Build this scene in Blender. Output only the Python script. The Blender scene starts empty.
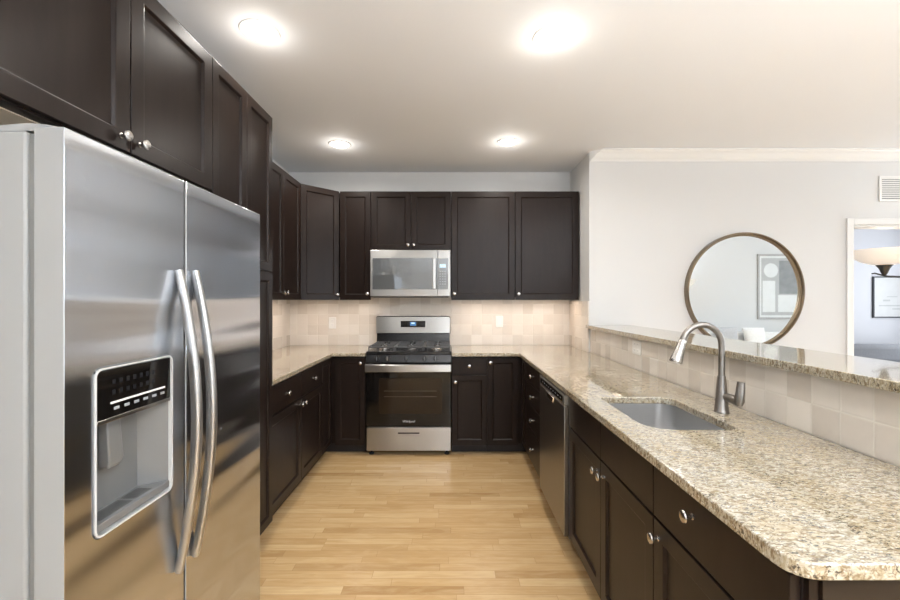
import bpy, bmesh, math, random
from mathutils import Vector, Matrix
random.seed(7)
S = bpy.context.scene
COL = S.collection
PI = math.pi

# ------------------------------------------------------------------ camera
F_PX = 414.4
cd = bpy.data.cameras.new('camera')
cam = bpy.data.objects.new('camera', cd)
COL.objects.link(cam)
cd.sensor_fit = 'HORIZONTAL'
cd.sensor_width = 36.0
cd.lens = F_PX * 36.0 / 900.0
cam.location = (0, 0, 1.383)
cam.rotation_euler = (PI / 2, 0, 0)
cd.clip_start = 0.02
S.camera = cam

# ------------------------------------------------------------------ colour management
S.view_settings.view_transform = 'Standard'
S.view_settings.look = 'None'
S.view_settings.gamma = 1.0
S.view_settings.use_curve_mapping = False
S.view_settings.exposure = 0.25

# ------------------------------------------------------------------ world
W = bpy.data.worlds.new('sky'); S.world = W
W.use_nodes = True
wn = W.node_tree
bg = wn.nodes['Background']
bg.inputs[0].default_value = (0.80, 0.90, 1.0, 1)
bg.inputs[1].default_value = 1.2

# ------------------------------------------------------------------ lights of the place
def area(name, loc, rot, sx, sy, power, color=(1, 1, 1), spread=PI):
    d = bpy.data.lights.new(name, 'AREA'); d.shape = 'RECTANGLE'
    d.size = sx; d.size_y = sy; d.energy = power; d.color = color; d.spread = spread
    o = bpy.data.objects.new(name, d); COL.objects.link(o)
    o.location = loc; o.rotation_euler = rot
    return o
COOL = (0.84, 0.925, 1.0)
CEIL = 2.718
RX = 8.0            # right wall of the living room
# daylight through the two living room windows (right wall), the window behind the camera, and the far room's window
area('daylight_living_window_a', (RX - .25, 1.05, 1.45), (0, PI / 2 + .3, 0), 1.7, 1.3, 22, COOL)
area('daylight_living_window_b', (RX - .25, 2.75, 1.45), (0, PI / 2 + .3, 0), 1.7, 1.3, 66, COOL)
area('daylight_rear_window', (0.95, -2.26, 1.50), (PI / 2 + .35, 0, 0), 1.9, 1.7, 30, (0.88, 0.94, 1.0))
area('daylight_far_room_window', (7.35, 5.1, 1.45), (0, PI / 2, 0), 1.7, 1.6, 40, (0.90, 0.94, 1.0))
CAN_POWER = 8
CAN_GLOW = 1.1
UNDER_POWER = 1.3
CAN_COLOR = (1.0, 0.95, 0.88)

# ------------------------------------------------------------------ materials
def nm(name):
    m = bpy.data.materials.new(name); m.use_nodes = True
    nt = m.node_tree; b = nt.nodes['Principled BSDF']
    return m, nt, b
def setp(b, **k):
    for n, v in k.items():
        n = {'color': 'Base Color', 'rough': 'Roughness', 'metal': 'Metallic', 'coat': 'Coat Weight', 'coatr': 'Coat Roughness',
             'spec': 'Specular IOR Level', 'aniso': 'Anisotropic', 'emit': 'Emission Color', 'es': 'Emission Strength', 'trans': 'Transmission Weight', 'ior': 'IOR', 'sheen': 'Sheen Weight'}[n]
        if isinstance(v, tuple): v = (*v, 1)
        b.inputs[n].default_value = v
def node(nt, t, **k):
    n = nt.nodes.new(t)
    for a, v in k.items():
        if a == 'ins':
            for i, x in v.items():
                if isinstance(x, bpy.types.NodeSocket): nt.links.new(x, n.inputs[i])
                else: n.inputs[i].default_value = x
        else: setattr(n, a, v)
    return n
def math_(nt, op, a, b=0.0, c=0.0):
    n = node(nt, 'ShaderNodeMath', operation=op, ins={0: a, 1: b, 2: c}); return n.outputs[0]
def mix(nt, fac, a, b, blend='MIX'):
    n = nt.nodes.new('ShaderNodeMix'); n.data_type = 'RGBA'; n.blend_type = blend
    for i, v in ((0, fac), (6, a), (7, b)):
        if isinstance(v, bpy.types.NodeSocket): nt.links.new(v, n.inputs[i])
        else: n.inputs[i].default_value = (*v, 1) if isinstance(v, tuple) else v
    return n.outputs[2]
def ramp(nt, fac, stops):
    r = nt.nodes.new('ShaderNodeValToRGB'); nt.links.new(fac, r.inputs[0])
    e = r.color_ramp.elements
    while len(e) < len(stops): e.new(0.5)
    for el, (p, c) in zip(e, stops):
        el.position = p; el.color = (*c, 1) if len(c) == 3 else c
    return r.outputs[0]
def coords(nt, scale=(1, 1, 1), kind='Object', rot=(0, 0, 0)):
    tc = nt.nodes.new('ShaderNodeTexCoord')
    mp = node(nt, 'ShaderNodeMapping', ins={0: tc.outputs[kind], 2: rot, 3: scale})
    return mp.outputs[0]
def noise(nt, vec, scale, detail=3, rough=.5, dist=0):
    n = node(nt, 'ShaderNodeTexNoise', ins={'Vector': vec, 'Scale': scale, 'Detail': detail, 'Roughness': rough, 'Distortion': dist}); return n.outputs[0]
def bump(nt, b, h, strength=.2, dist=.002, inp='Normal'):
    n = node(nt, 'ShaderNodeBump', ins={'Height': h, 'Strength': strength, 'Distance': dist}); nt.links.new(n.outputs[0], b.inputs[inp])
def simple(name, color, rough=.5, var=.06, scale=8, **k):
    m, nt, b = nm(name); setp(b, rough=rough, **k)
    v = noise(nt, coords(nt), scale, 4)
    c = ramp(nt, v, [(.3, tuple(x * (1 - var) for x in color)), (.7, tuple(min(1, x * (1 + var)) for x in color))])
    nt.links.new(c, b.inputs['Base Color'])
    return m
M = {}
def paint(name, color, rough=.55):
    m, nt, b = nm(name); setp(b, rough=rough, color=color, spec=.35)
    bump(nt, b, noise(nt, coords(nt), 260, 2), .06, .001)
    v = noise(nt, coords(nt), 1.3, 2)
    nt.links.new(ramp(nt, v, [(.3, tuple(x * .985 for x in color)), (.7, color)]), b.inputs['Base Color'])
    return m
M['wall'] = paint('wall_paint', (.665, .66, .65))
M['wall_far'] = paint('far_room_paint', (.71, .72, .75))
M['ceiling'] = paint('ceiling_paint', (.865, .87, .885), .7)
M['trim'] = paint('trim_paint', (.80, .79, .77), .3)

def espresso():
    m, nt, b = nm('espresso_stained_wood')
    co = coords(nt, (1, 1, .12))
    g = noise(nt, co, 34, 3, .55, .4)
    g2 = noise(nt, coords(nt), 3.0, 3)
    c1 = ramp(nt, g, [(.1, (.0085, .0050, .0038)), (.9, (.0200, .0125, .0098))])
    c = mix(nt, math_(nt, 'MULTIPLY', g2, .5), c1, (.018, .0113, .009))
    nt.links.new(c, b.inputs['Base Color'])
    r = ramp(nt, g2, [(.2, (.29,) * 3), (.8, (.32,) * 3)])
    nt.links.new(r, b.inputs['Roughness'])
    bump(nt, b, noise(nt, coords(nt, (1, 1, .45)), 3.2, 0), .5, .0035)
    setp(b, spec=.18, coat=.0, coatr=.16)
    return m
M['wood'] = espresso()
M['maple'] = simple('pale_melamine', (.62, .52, .40), .5)
M['kick'] = simple('dark_toe_kick', (.012, .008, .007), .5)
M['endpanel'] = simple('brown_end_panel', (.024, .016, .010), .5, .15, 9, spec=.2)

def granite():
    m, nt, b = nm('granite')
    co = coords(nt)
    st = coords(nt, (1, 1.0, 1), rot=(0, 0, .6))
    st2 = coords(nt, (1, 2.2, 1), rot=(0, 0, .9))
    big = noise(nt, co, 9, 3, .55, .3)
    mid = noise(nt, st2, 60, 5, .65, .6)
    base = ramp(nt, mid, [(.30, (.20, .155, .095)), (.42, (.34, .29, .20)), (.52, (.46, .42, .335)), (.72, (.54, .51, .44))])
    base = mix(nt, ramp(nt, big, [(.40, (0,) * 3), (.68, (.6,) * 3)]), base, (.40, .31, .18))
    sp = noise(nt, st2, 62, 5, .68, .8)
    f1 = ramp(nt, sp, [(.51, (0,) * 3), (.58, (1,) * 3)])
    base = mix(nt, math_(nt, 'MULTIPLY', f1, .80), base, (.17, .115, .06))
    sp2 = noise(nt, st2, 85, 4, .7, 1.0)
    lump = noise(nt, co, 22, 2)
    f2 = math_(nt, 'MULTIPLY', ramp(nt, sp2, [(.535, (0,) * 3), (.585, (1,) * 3)]), ramp(nt, lump, [(.36, (0,) * 3), (.56, (1,) * 3)]))
    base = mix(nt, math_(nt, 'MULTIPLY', f2, .9), base, (.035, .028, .022))
    w = node(nt, 'ShaderNodeTexVoronoi', ins={'Vector': st, 'Scale': 75}).outputs[0]
    f3 = ramp(nt, w, [(.10, (1,) * 3), (.2, (0,) * 3)])
    base = mix(nt, math_(nt, 'MULTIPLY', f3, .5), base, (.86, .83, .76))
    nt.links.new(base, b.inputs['Base Color'])
    setp(b, rough=.07, spec=.9, coat=.4, coatr=.03)
    return m
M['granite'] = granite()

def tile(name, axes, ph=(0, 0), w=.1068, merge=True):
    """square tumbled tiles on a wall; axes = which object axes run across and up"""
    m, nt, b = nm(name)
    tc = nt.nodes.new('ShaderNodeTexCoord')
    sx = nt.nodes.new('ShaderNodeSeparateXYZ'); nt.links.new(tc.outputs['Object'], sx.inputs[0])
    u = math_(nt, 'DIVIDE', math_(nt, 'SUBTRACT', sx.outputs[axes[0]], ph[0]), w)
    v = math_(nt, 'DIVIDE', math_(nt, 'SUBTRACT', sx.outputs[axes[1]], ph[1]), w)
    fu, fv = math_(nt, 'FLOOR', u), math_(nt, 'FLOOR', v)
    cu, cv = math_(nt, 'FRACT', u), math_(nt, 'FRACT', v)
    def edge(c):  # distance to the tile's edge 0..0.5
        return math_(nt, 'MINIMUM', c, math_(nt, 'SUBTRACT', 1.0, c))
    e = math_(nt, 'MINIMUM', edge(cu), edge(cv))
    wob = math_(nt, 'MULTIPLY', math_(nt, 'SUBTRACT', noise(nt, tc.outputs['Object'], 30, 2), .5), .02)
    e = math_(nt, 'ADD', e, wob)
    gm = node(nt, 'ShaderNodeMapRange', ins={0: e, 1: .012, 2: .03, 3: 0, 4: 1}).outputs[0]
    cmb = node(nt, 'ShaderNodeCombineXYZ', ins={0: fu, 1: fv, 2: 3.3})
    wnz = node(nt, 'ShaderNodeTexWhiteNoise', noise_dimensions='3D', ins={0: cmb.outputs[0]}).outputs[0]
    col = ramp(nt, wnz, [(0, (.555, .500, .440)), (.3, (.600, .547, .487)), (.8, (.630, .580, .520)), (1, (.685, .640, .585))])
    n1 = noise(nt, tc.outputs['Object'], 26, 5, .6)
    col = mix(nt, math_(nt, 'MULTIPLY', n1, .35), col, (.74, .68, .59))
    col = mix(nt, gm, (.66, .62, .55), col)
    nt.links.new(col, b.inputs['Base Color'])
    nt.links.new(ramp(nt, wnz, [(0, (.22,) * 3), (1, (.36,) * 3)]), b.inputs['Roughness'])
    h = math_(nt, 'ADD', node(nt, 'ShaderNodeMapRange', ins={0: e, 1: .0, 2: .06, 3: 0, 4: 1}).outputs[0], math_(nt, 'MULTIPLY', noise(nt, tc.outputs['Object'], 14, 3), .35))
    bump(nt, b, h, .35, .0022)
    return m
M['tile_back'] = tile('beige_tile_back', (0, 2), (.011, .914))
M['tile_side'] = tile('beige_tile_side', (1, 2), (1.2355, .914))

def floor_mat():
    m, nt, b = nm('maple_strip_floor')
    tc = nt.nodes.new('ShaderNodeTexCoord')
    sx = nt.nodes.new('ShaderNodeSeparateXYZ'); nt.links.new(tc.outputs['Object'], sx.inputs[0])
    r = math_(nt, 'DIVIDE', sx.outputs[1], .0572)
    row = math_(nt, 'FLOOR', r); fr = math_(nt, 'FRACT', r)
    rn = node(nt, 'ShaderNodeTexWhiteNoise', noise_dimensions='1D', ins={'W': row}).outputs[0]
    ln = math_(nt, 'ADD', .42, math_(nt, 'MULTIPLY', rn, .38))
    u = math_(nt, 'ADD', math_(nt, 'DIVIDE', sx.outputs[0], ln), math_(nt, 'MULTIPLY', rn, 37.7))
    cu, fu = math_(nt, 'FLOOR', u), math_(nt, 'FRACT', u)
    cmb = node(nt, 'ShaderNodeCombineXYZ', ins={0: cu, 1: row, 2: .5})
    rnd = node(nt, 'ShaderNodeTexWhiteNoise', noise_dimensions='3D', ins={0: cmb.outputs[0]}).outputs[0]
    base = ramp(nt, rnd, [(0, (.40, .235, .095)), (.10, (.49, .31, .138)), (.25, (.535, .35, .165)), (.75, (.575, .388, .192)), (1, (.63, .445, .24))])
    off = node(nt, 'ShaderNodeCombineXYZ', ins={0: math_(nt, 'MULTIPLY', sx.outputs[0], 1.0), 1: math_(nt, 'MULTIPLY', sx.outputs[1], 14.0), 2: math_(nt, 'MULTIPLY', rnd, 40)})
    g = noise(nt, off.outputs[0], 4.5, 5, .6, .6)
    base = mix(nt, ramp(nt, g, [(.42, (0,) * 3), (.72, (.6,) * 3)]), base, (.43, .262, .112))
    g3 = noise(nt, node(nt, 'ShaderNodeCombineXYZ', ins={0: math_(nt, 'MULTIPLY', sx.outputs[0], 2.0), 1: math_(nt, 'MULTIPLY', sx.outputs[1], 9.0), 2: rnd}).outputs[0], 2.2, 4, .6, .8)
    base = mix(nt, ramp(nt, g3, [(.45, (0,) * 3), (.70, (.45,) * 3)]), base, (.65, .47, .26))
    e1 = math_(nt, 'MULTIPLY', math_(nt, 'MINIMUM', fr, math_(nt, 'SUBTRACT', 1.0, fr)), .0572)
    e2 = math_(nt, 'MULTIPLY', math_(nt, 'MINIMUM', fu, math_(nt, 'SUBTRACT', 1.0, fu)), .55)
    e = math_(nt, 'MINIMUM', e1, e2)
    gm = node(nt, 'ShaderNodeMapRange', ins={0: e, 1: .0002, 2: .0014, 3: 0, 4: 1}).outputs[0]
    base = mix(nt, gm, (.36, .21, .095), base)
    nt.links.new(base, b.inputs['Base Color'])
    setp(b, rough=.24, spec=.5)
    bump(nt, b, math_(nt, 'ADD', gm, math_(nt, 'MULTIPLY', g, .25)), .15, .0008)
    return m
M['floor'] = floor_mat()

def steel(name, color=(.62, .62, .62), rough=.24, stretch=(1, 1, 60), wav=.0, aniso=.0, tan=None, plain=False):
    m, nt, b = nm(name); setp(b, metal=1.0, color=color, rough=rough, aniso=aniso)
    n = noise(nt, coords(nt, stretch), 12, 1)
    k = .3 if plain else 1.0
    nt.links.new(ramp(nt, n, [(0, (rough * (1 - .05 * k),) * 3), (1, (rough * (1 + .06 * k),) * 3)]), b.inputs['Roughness'])
    cc = ramp(nt, n, [(0, tuple(x * (1 - .04 * k) for x in color)), (1, color)])
    nt.links.new(cc, b.inputs['Base Color'])
    if tan:
        tn = node(nt, 'ShaderNodeCombineXYZ', ins={0: tan[0], 1: tan[1], 2: tan[2]}); nt.links.new(tn.outputs[0], b.inputs['Tangent'])
    if wav:
        w = noise(nt, coords(nt, (1, .45, 5.0)), 1.8, 0)
        bump(nt, b, w, 1.0, wav)
    return m
M['steel'] = steel('brushed_steel', (.46, .455, .445), .38)
M['steel_fridge'] = steel('brushed_steel_fridge', (.575, .60, .645), .20, (1, .1, .5), .016, .9, (0, 1, 0), True)
M['steel_dark'] = steel('dark_brushed_steel', (.28, .27, .26), .30, (1, 1, 1), plain=True)
M['steel_range'] = steel('brushed_steel_range', (.43, .425, .415), .30, (6, 1, 1), .002, .85, (0, 0, 1))
M['sink'] = steel('sink_steel', (.56, .56, .56), .34, (1, 30, 1))
M['nickel'] = steel('brushed_nickel', (.50, .48, .455), .26, (1, 1, 1))
M['nickel_dark'] = steel('faucet_nickel', (.26, .24, .22), .38, (1, 1, 1))
M['chrome'] = steel('polished_chrome', (.82, .81, .80), .08, (1, 1, 1))
M['bronze'] = steel('antique_brass_mirror_frame', (.25, .195, .135), .32, (1, 1, 1))
M['iron'] = simple('cast_iron', (.07, .07, .072), .38)
M['blackenamel'] = simple('black_enamel', (.010, .010, .011), .22)
M['knobplastic'] = simple('satin_black_knob', (.035, .035, .037), .25)
M['blackplastic'] = simple('black_plastic', (.016, .016, .017), .35)
M['greyplastic'] = simple('light_grey_plastic', (.27, .27, .265), .45, .015)
M['gasket'] = simple('grey_gasket', (.17, .17, .165), .6)
M['dispgrey'] = simple('dispenser_grey', (.16, .16, .158), .30, .02)
M['rim'] = simple('light_grey_rim', (.52, .52, .51), .35, .01)
M['white'] = simple('white_plastic', (.78, .77, .74), .35, .02)
M['whitegloss'] = simple('white_enamel_metal', (.80, .79, .77), .3, .02)
M['blackglass'] = simple('black_glass', (.006, .005, .0045), .05, spec=.4)
M['ovenglass'] = simple('brown_tinted_oven_glass', (.016, .010, .006), .06, spec=.35)
M['mwglass'] = simple('microwave_glass', (.20, .21, .215), .05, metal=.6, spec=1.0)
M['rack'] = simple('oven_rack_wire', (.05, .037, .028), .3)
M['keys'] = simple('dull_key_marks', (.30, .31, .32), .4)
M['keydim'] = simple('dim_key_marks', (.014, .014, .015), .8, spec=.05)
M['whitemark'] = simple('white_print', (.75, .75, .74), .5)
M['chair'] = simple('grey_fabric', (.33, .34, .36), .9, .08, 60)
M['sofawhite'] = simple('white_fabric', (.78, .77, .75), .9, .05, 50)
M['pillow'] = simple('grey_pillow_fabric', (.50, .50, .51), .9, .1, 60)
M['framegrey'] = simple('silver_grey_frame', (.40, .39, .37), .4)
M['frameblack'] = simple('dark_thin_frame', (.05, .055, .06), .35)
M['paper'] = simple('white_art_paper', (.72, .73, .72), .6, .03)
M['artgrey'] = simple('grey_art_ink', (.27, .28, .285), .7, .1)
M['artmid'] = simple('mid_grey_art_ground', (.46, .465, .46), .7, .04)
M['artpale'] = simple('pale_art_ink', (.56, .58, .57), .7, .06)
M['pole'] = simple('dark_grey_metal', (.14, .13, .12), .3, metal=.8)
M['floorfar'] = simple('beige_carpet', (.50, .46, .41), .95, .1, 80)

def emis(name, color, s):
    m, nt, b = nm(name); setp(b, color=color, emit=color, es=s, rough=.4); return m
M['lamp_on'] = emis('lit_lamp_lens', (1.0, 1.0, 1.0), 9.0)
M['under_on'] = emis('lit_under_cabinet_lens', (1.0, .84, .66), 3.0)
M['shade'] = emis('lit_frosted_glass', (1.0, .88, .76), .38)
M['shade_plain'] = simple('white_lamp_shade', (.85, .84, .81), .6)
M['blue_display'] = emis('blue_display', (.03, .14, .34), .6)
M['white_display'] = emis('pale_display', (.45, .62, .72), .5)
m, nt, b = nm('mirror_silver'); setp(b, metal=1.0, color=(.86, .88, .88), rough=.015)
nt.links.new(ramp(nt, noise(nt, coords(nt), 3), [(0, (.012,) * 3), (1, (.02,) * 3)]), b.inputs['Roughness']); M['mirror'] = m
m, nt, b = nm('window_glass'); setp(b, trans=1.0, rough=.0, ior=1.45, color=(.97, .99, 1)); 
nt.links.new(ramp(nt, noise(nt, coords(nt), 2), [(0, (0, 0, 0)), (1, (.01,) * 3)]), b.inputs['Roughness']); M['glass'] = m

# ------------------------------------------------------------------ mesh helpers
class MB:
    def __init__(s): s.b = bmesh.new()
    def box(s, x0, x1, y0, y1, z0, z1, mi=0):
        v = [s.b.verts.new(p) for p in ((x0, y0, z0), (x1, y0, z0), (x1, y1, z0), (x0, y1, z0), (x0, y0, z1), (x1, y0, z1), (x1, y1, z1), (x0, y1, z1))]
        for f in ((0, 3, 2, 1), (4, 5, 6, 7), (0, 1, 5, 4), (1, 2, 6, 5), (2, 3, 7, 6), (3, 0, 4, 7)):
            s.b.faces.new([v[i] for i in f]).material_index = mi
        return s
    def loft(s, rings, cap=True, mi=0, close=True):
        R = [[s.b.verts.new(p) for p in r] for r in rings]
        n = len(R[0])
        for a, c in zip(R, R[1:]):
            for i in range(n if close else n - 1):
                j = (i + 1) % n
                s.b.faces.new((a[i], a[j], c[j], c[i])).material_index = mi
        if cap:
            s.b.faces.new(list(reversed(R[0]))).material_index = mi
            s.b.faces.new(R[-1]).material_index = mi
        return s
    def lathe(s, prof, o=(0, 0, 0), axis=(0, 0, 1), seg=24, mi=0, cap=True):
        a = Vector(axis).normalized(); u = a.orthogonal().normalized(); w = a.cross(u); o = Vector(o)
        rings = []
        for r, h in prof:
            r = max(r, 1e-5)
            rings.append([o + a * h + (u * math.cos(2 * PI * k / seg) + w * math.sin(2 * PI * k / seg)) * r for k in range(seg)])
        return s.loft(rings, cap, mi)
    def tube(s, pts, rad, seg=14, mi=0):
        pts = [Vector(p) for p in pts]; n = len(pts)
        if not isinstance(rad, (list, tuple)): rad = [rad] * n
        T = [(pts[min(i + 1, n - 1)] - pts[max(i - 1, 0)]).normalized() for i in range(n)]
        u = T[0].orthogonal().normalized(); rings = []
        for i in range(n):
            u = (u - T[i] * u.dot(T[i])).normalized(); w = T[i].cross(u)
            rr = rad[i] if isinstance(rad[i], tuple) else (rad[i], rad[i])
            rings.append([pts[i] + u * (math.cos(2 * PI * k / seg) * rr[0]) + w * (math.sin(2 * PI * k / seg) * rr[1]) for k in range(seg)])
        return s.loft(rings, True, mi)
    def slab(s, outer, z0, z1, holes=(), mi=0):
        """flat slab of any outline with holes, z0..z1 (outline in x,y)"""
        es = []; 
        for lp in [outer] + list(holes):
            vs = [s.b.verts.new((x, y, z1)) for x, y in lp]
            es += [s.b.edges.new((vs[i], vs[(i + 1) % len(vs)])) for i in range(len(vs))]
        r = bmesh.ops.triangle_fill(s.b, edges=es, use_beauty=True)
        fs = [g for g in r['geom'] if isinstance(g, bmesh.types.BMFace)]
        bmesh.ops.dissolve_limit(s.b, angle_limit=.01, verts=list({v for f in fs for v in f.verts}), edges=list({e for f in fs for e in f.edges}))
        top = [f for f in s.b.faces if all(abs(v.co.z - z1) < 1e-6 for v in f.verts)]
        ext = bmesh.ops.extrude_face_region(s.b, geom=top)
        bmesh.ops.translate(s.b, verts=[g for g in ext['geom'] if isinstance(g, bmesh.types.BMVert)], vec=(0, 0, z0 - z1))
        return s
    def xf(s, mat):
        bmesh.ops.transform(s.b, matrix=mat, verts=s.b.verts); return s
    def mesh(s, name, mats, origin=(0, 0, 0), smooth=None):
        b = s.b
        bmesh.ops.translate(b, verts=b.verts, vec=-Vector(origin))
        bmesh.ops.recalc_face_normals(b, faces=b.faces)
        me = bpy.data.meshes.new(name); b.to_mesh(me); b.free()
        for m in (mats if isinstance(mats, (list, tuple)) else [mats]): me.materials.append(m)
        if smooth:
            for p in me.polygons: p.use_smooth = True
            me.set_sharp_from_angle(angle=math.radians(smooth))
        return me
def obj(name, mb, mat, parent=None, loc=None, rz=0, bevel=0, smooth=None, seg=2, label=None, absolute=True):
    """mb in world coords when absolute (made relative to its parent), else in the object's own frame"""
    if isinstance(mb, MB):
        off = Vector((0, 0, 0))
        p = parent
        while p is not None: off += p.location; p = p.parent
        me = mb.mesh(name, mat, off if absolute else (0, 0, 0), smooth)
    else: me = mb
    o = bpy.data.objects.new(name, me); COL.objects.link(o)
    if parent is not None: o.parent = parent
    if loc is not None: o.location = loc
    o.rotation_euler = (0, 0, rz)
    if bevel:
        md = o.modifiers.new('bevel', 'BEVEL'); md.width = bevel; md.segments = seg; md.limit_method = 'ANGLE'; md.angle_limit = math.radians(40)
        md.harden_normals = False
        for p in me.polygons: p.use_smooth = True
        if not smooth: me.set_sharp_from_angle(angle=math.radians(30))
    if label: o['label'] = label
    return o
def tag(o, label, cat, group=None, kind=None):
    o['label'] = label; o['category'] = cat
    if group: o['group'] = group
    if kind: o['kind'] = kind
    return o
def thing(name, label, cat, loc, group=None):
    o = bpy.data.objects.new(name, None); COL.objects.link(o); o.empty_display_size = .05
    o.location = loc; return tag(o, label, cat, group)
def struct(name, mb, mat, bevel=0, label=None):
    o = obj(name, mb, mat, bevel=bevel); o['kind'] = 'structure'
    if label: o['label'] = label
    return o
def text_mb(txt, size, depth=.0006):
    c = bpy.data.curves.new('t', 'FONT'); c.body = txt; c.size = size; c.align_x = 'CENTER'; c.align_y = 'CENTER'; c.extrude = depth; c.shear = .2
    o = bpy.data.objects.new('t', c); COL.objects.link(o)
    me = bpy.data.meshes.new_from_object(o)
    mb = MB(); mb.b.from_mesh(me)
    bpy.data.objects.remove(o); bpy.data.curves.remove(c); bpy.data.meshes.remove(me)
    return mb
def rrect(x0, x1, y0, y1, r, n=6):
    rs = r if isinstance(r, (tuple, list)) else (r,) * 4
    out = []
    for (cx, cy, a0, sx, sy, q) in ((x1, y1, 0, -1, -1, rs[0]), (x0, y1, 90, 1, -1, rs[1]), (x0, y0, 180, 1, 1, rs[2]), (x1, y0, 270, -1, 1, rs[3])):
        for k in range(n + 1):
            a = math.radians(a0 + 90 * k / n)
            out.append((cx + sx * q + q * math.cos(a), cy + sy * q + q * math.sin(a)))
    return out

# ================================================================== THE SETTING
XL, YB, XS, YS = -1.68, 4.333, 1.257, 3.738
YR = -2.5
struct('floor', MB().box(XL - .12, RX + .12, YR - .12, YS, -.12, 0), M['floor'])
struct('floor', MB().box(XL - .12, XS + .12, YS, YB + .12, -.12, 0), M['floor'])
struct('floor', MB().box(XS + .12, RX + .12, YS, 6.62, -.12, -.002), M['floorfar'])
cans = [(-.945, 2.06), (.515, 2.10), (-.945, 3.55), (.49, 3.50)]
circ = lambda x, y, r, n=28: [(x + r * math.cos(2 * PI * k / n), y + r * math.sin(2 * PI * k / n)) for k in range(n)]
cb = MB().slab([(XL - .12, YR - .12), (RX + .12, YR - .12), (RX + .12, 6.62), (XL - .12, 6.62)], CEIL, CEIL + .15, [circ(x, y, .074) for x, y in cans])
struct('ceiling', cb, M['ceiling'])
struct('wall_left', MB().box(XL - .12, XL, YR - .12, YB + .12, 0, CEIL), M['wall'])
struct('wall_back', MB().box(XL, XS, YB, YB + .12, 0, CEIL), M['wall'])
struct('wall_stub', MB().box(XS, XS + .12, YS + .12, YB + .12, 0, CEIL), M['wall'])
# wall with the round mirror, doorway cut out at X 3.63..4.50
DX0, DX1, DH = 3.632, 4.50, 2.055
mw = MB().slab([(XS, 0), (DX0, 0), (DX0, DH), (DX1, DH), (DX1, 0), (RX, 0), (RX, CEIL), (XS, CEIL)], -.12, 0)
mw.xf(Matrix.Translation((0, YS, 0)) @ Matrix.Rotation(PI / 2, 4, 'X'))
struct('wall_front', mw, M['wall'])
# right wall with two window openings (rect outline in y,z extruded along x)
def wall_holes(name, x0, x1, y0, y1, holes, mat):
    b = MB().slab([(y0, 0), (y1, 0), (y1, CEIL), (y0, CEIL)], 0, x1 - x0, [[(a, c), (d, c), (d, e), (a, e)] for a, d, c, e in holes])
    R = Matrix(((0, 0, 1, x0), (1, 0, 0, 0), (0, 1, 0, 0), (0, 0, 0, 1)))
    return struct(name, b.xf(R), mat)
wall_holes('wall_right', RX, RX + .12, -.6, YS, [(.4, 1.7, .6, 2.3), (2.1, 3.4, .6, 2.3)], M['wall'])
wall_holes('wall_far_right', 7.4, 7.52, YS + .12, 6.5, [(4.3, 5.9, .6, 2.3)], M['wall_far'])
b = MB().slab([(XL, 0), (3.4, 0), (3.4, CEIL), (XL, CEIL)], 0, .12, [[(0.0, .65), (1.9, .65), (1.9, 2.35), (0.0, 2.35)]])
b.xf(Matrix.Translation((0, YR, 0)) @ Matrix.Rotation(PI / 2, 4, 'X'))
struct('wall_rear', b, M['wall'])
struct('wall_return', MB().box(3.4, 3.52, YR - .12, -.72, 0, CEIL), M['wall'])
struct('wall_living', MB().box(3.4, RX, -.72, -.6, 0, CEIL), M['wall'])
struct('wall_far', MB().box(XS + .12, 7.4, 6.5, 6.62, 0, CEIL), M['wall_far'])
# far room's inner faces: painted cool
struct('wall_partition', MB().box(XS + .12, XS + .14, YS + .12, 6.5, 0, CEIL), M['wall_far'])
def window_frame(name, axis, c, a0, a1, z0, z1, d):
    o = None
    b = MB()
    def bx(u0, u1, w0, w1, t=.03):
        if axis == 'x': b.box(c - t, c + t, u0, u1, w0, w1)
        else: b.box(u0, u1, c - t, c + t, w0, w1)
    bx(a0, a1, z0, z0 + .05); bx(a0, a1, z1 - .05, z1); bx(a0, a0 + .05, z0 + .05, z1 - .05); bx(a1 - .05, a1, z0 + .05, z1 - .05)
    bx(a0 + .05, a1 - .05, (z0 + z1) / 2 - .02, (z0 + z1) / 2 + .02, .02)
    o = struct(name, b, M['trim'])
    g = MB()
    if axis == 'x': g.box(c - .004, c + .004, a0 + .05, a1 - .05, z0 + .05, z1 - .05)
    else: g.box(a0 + .05, a1 - .05, c - .004, c + .004, z0 + .05, z1 - .05)
    obj('pane', g, M['glass'], o)
window_frame('window_1', 'x', RX + .08, .4, 1.7, .6, 2.3, 1)
window_frame('window_2', 'x', RX + .08, 2.1, 3.4, .6, 2.3, 1)
window_frame('window_3', 'y', YR - .08, 0.0, 1.9, .65, 2.35, 1)
window_frame('window_4', 'x', 7.48, 4.3, 5.9, .6, 2.3, 1)

# bar half wall behind the sink, tiled on the kitchen side
struct('wall_bar', MB().box(1.276, 1.42, .736, YS - .002, 0, 1.126), M['wall'])
struct('trim_1', MB().box(1.264, 1.276, .736, YS, .914, 1.126), M['tile_side'], label='beige square tiles on the low wall behind the sink')
struct('trim_2', MB().box(1.245, 1.257, YS + .004, 4.322, .914, 1.372), M['tile_side'], label='beige tiles on the short side wall')
struct('trim_3', MB().box(XL + .012, 1.245, 4.321, YB, .90, 1.42), M['tile_back'], label='beige square tiles on the back wall')
struct('trim_4', MB().box(XL, XL + .012, 2.39, YB, .90, 1.42), M['tile_side'], label='beige square tiles on the left wall')
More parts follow.
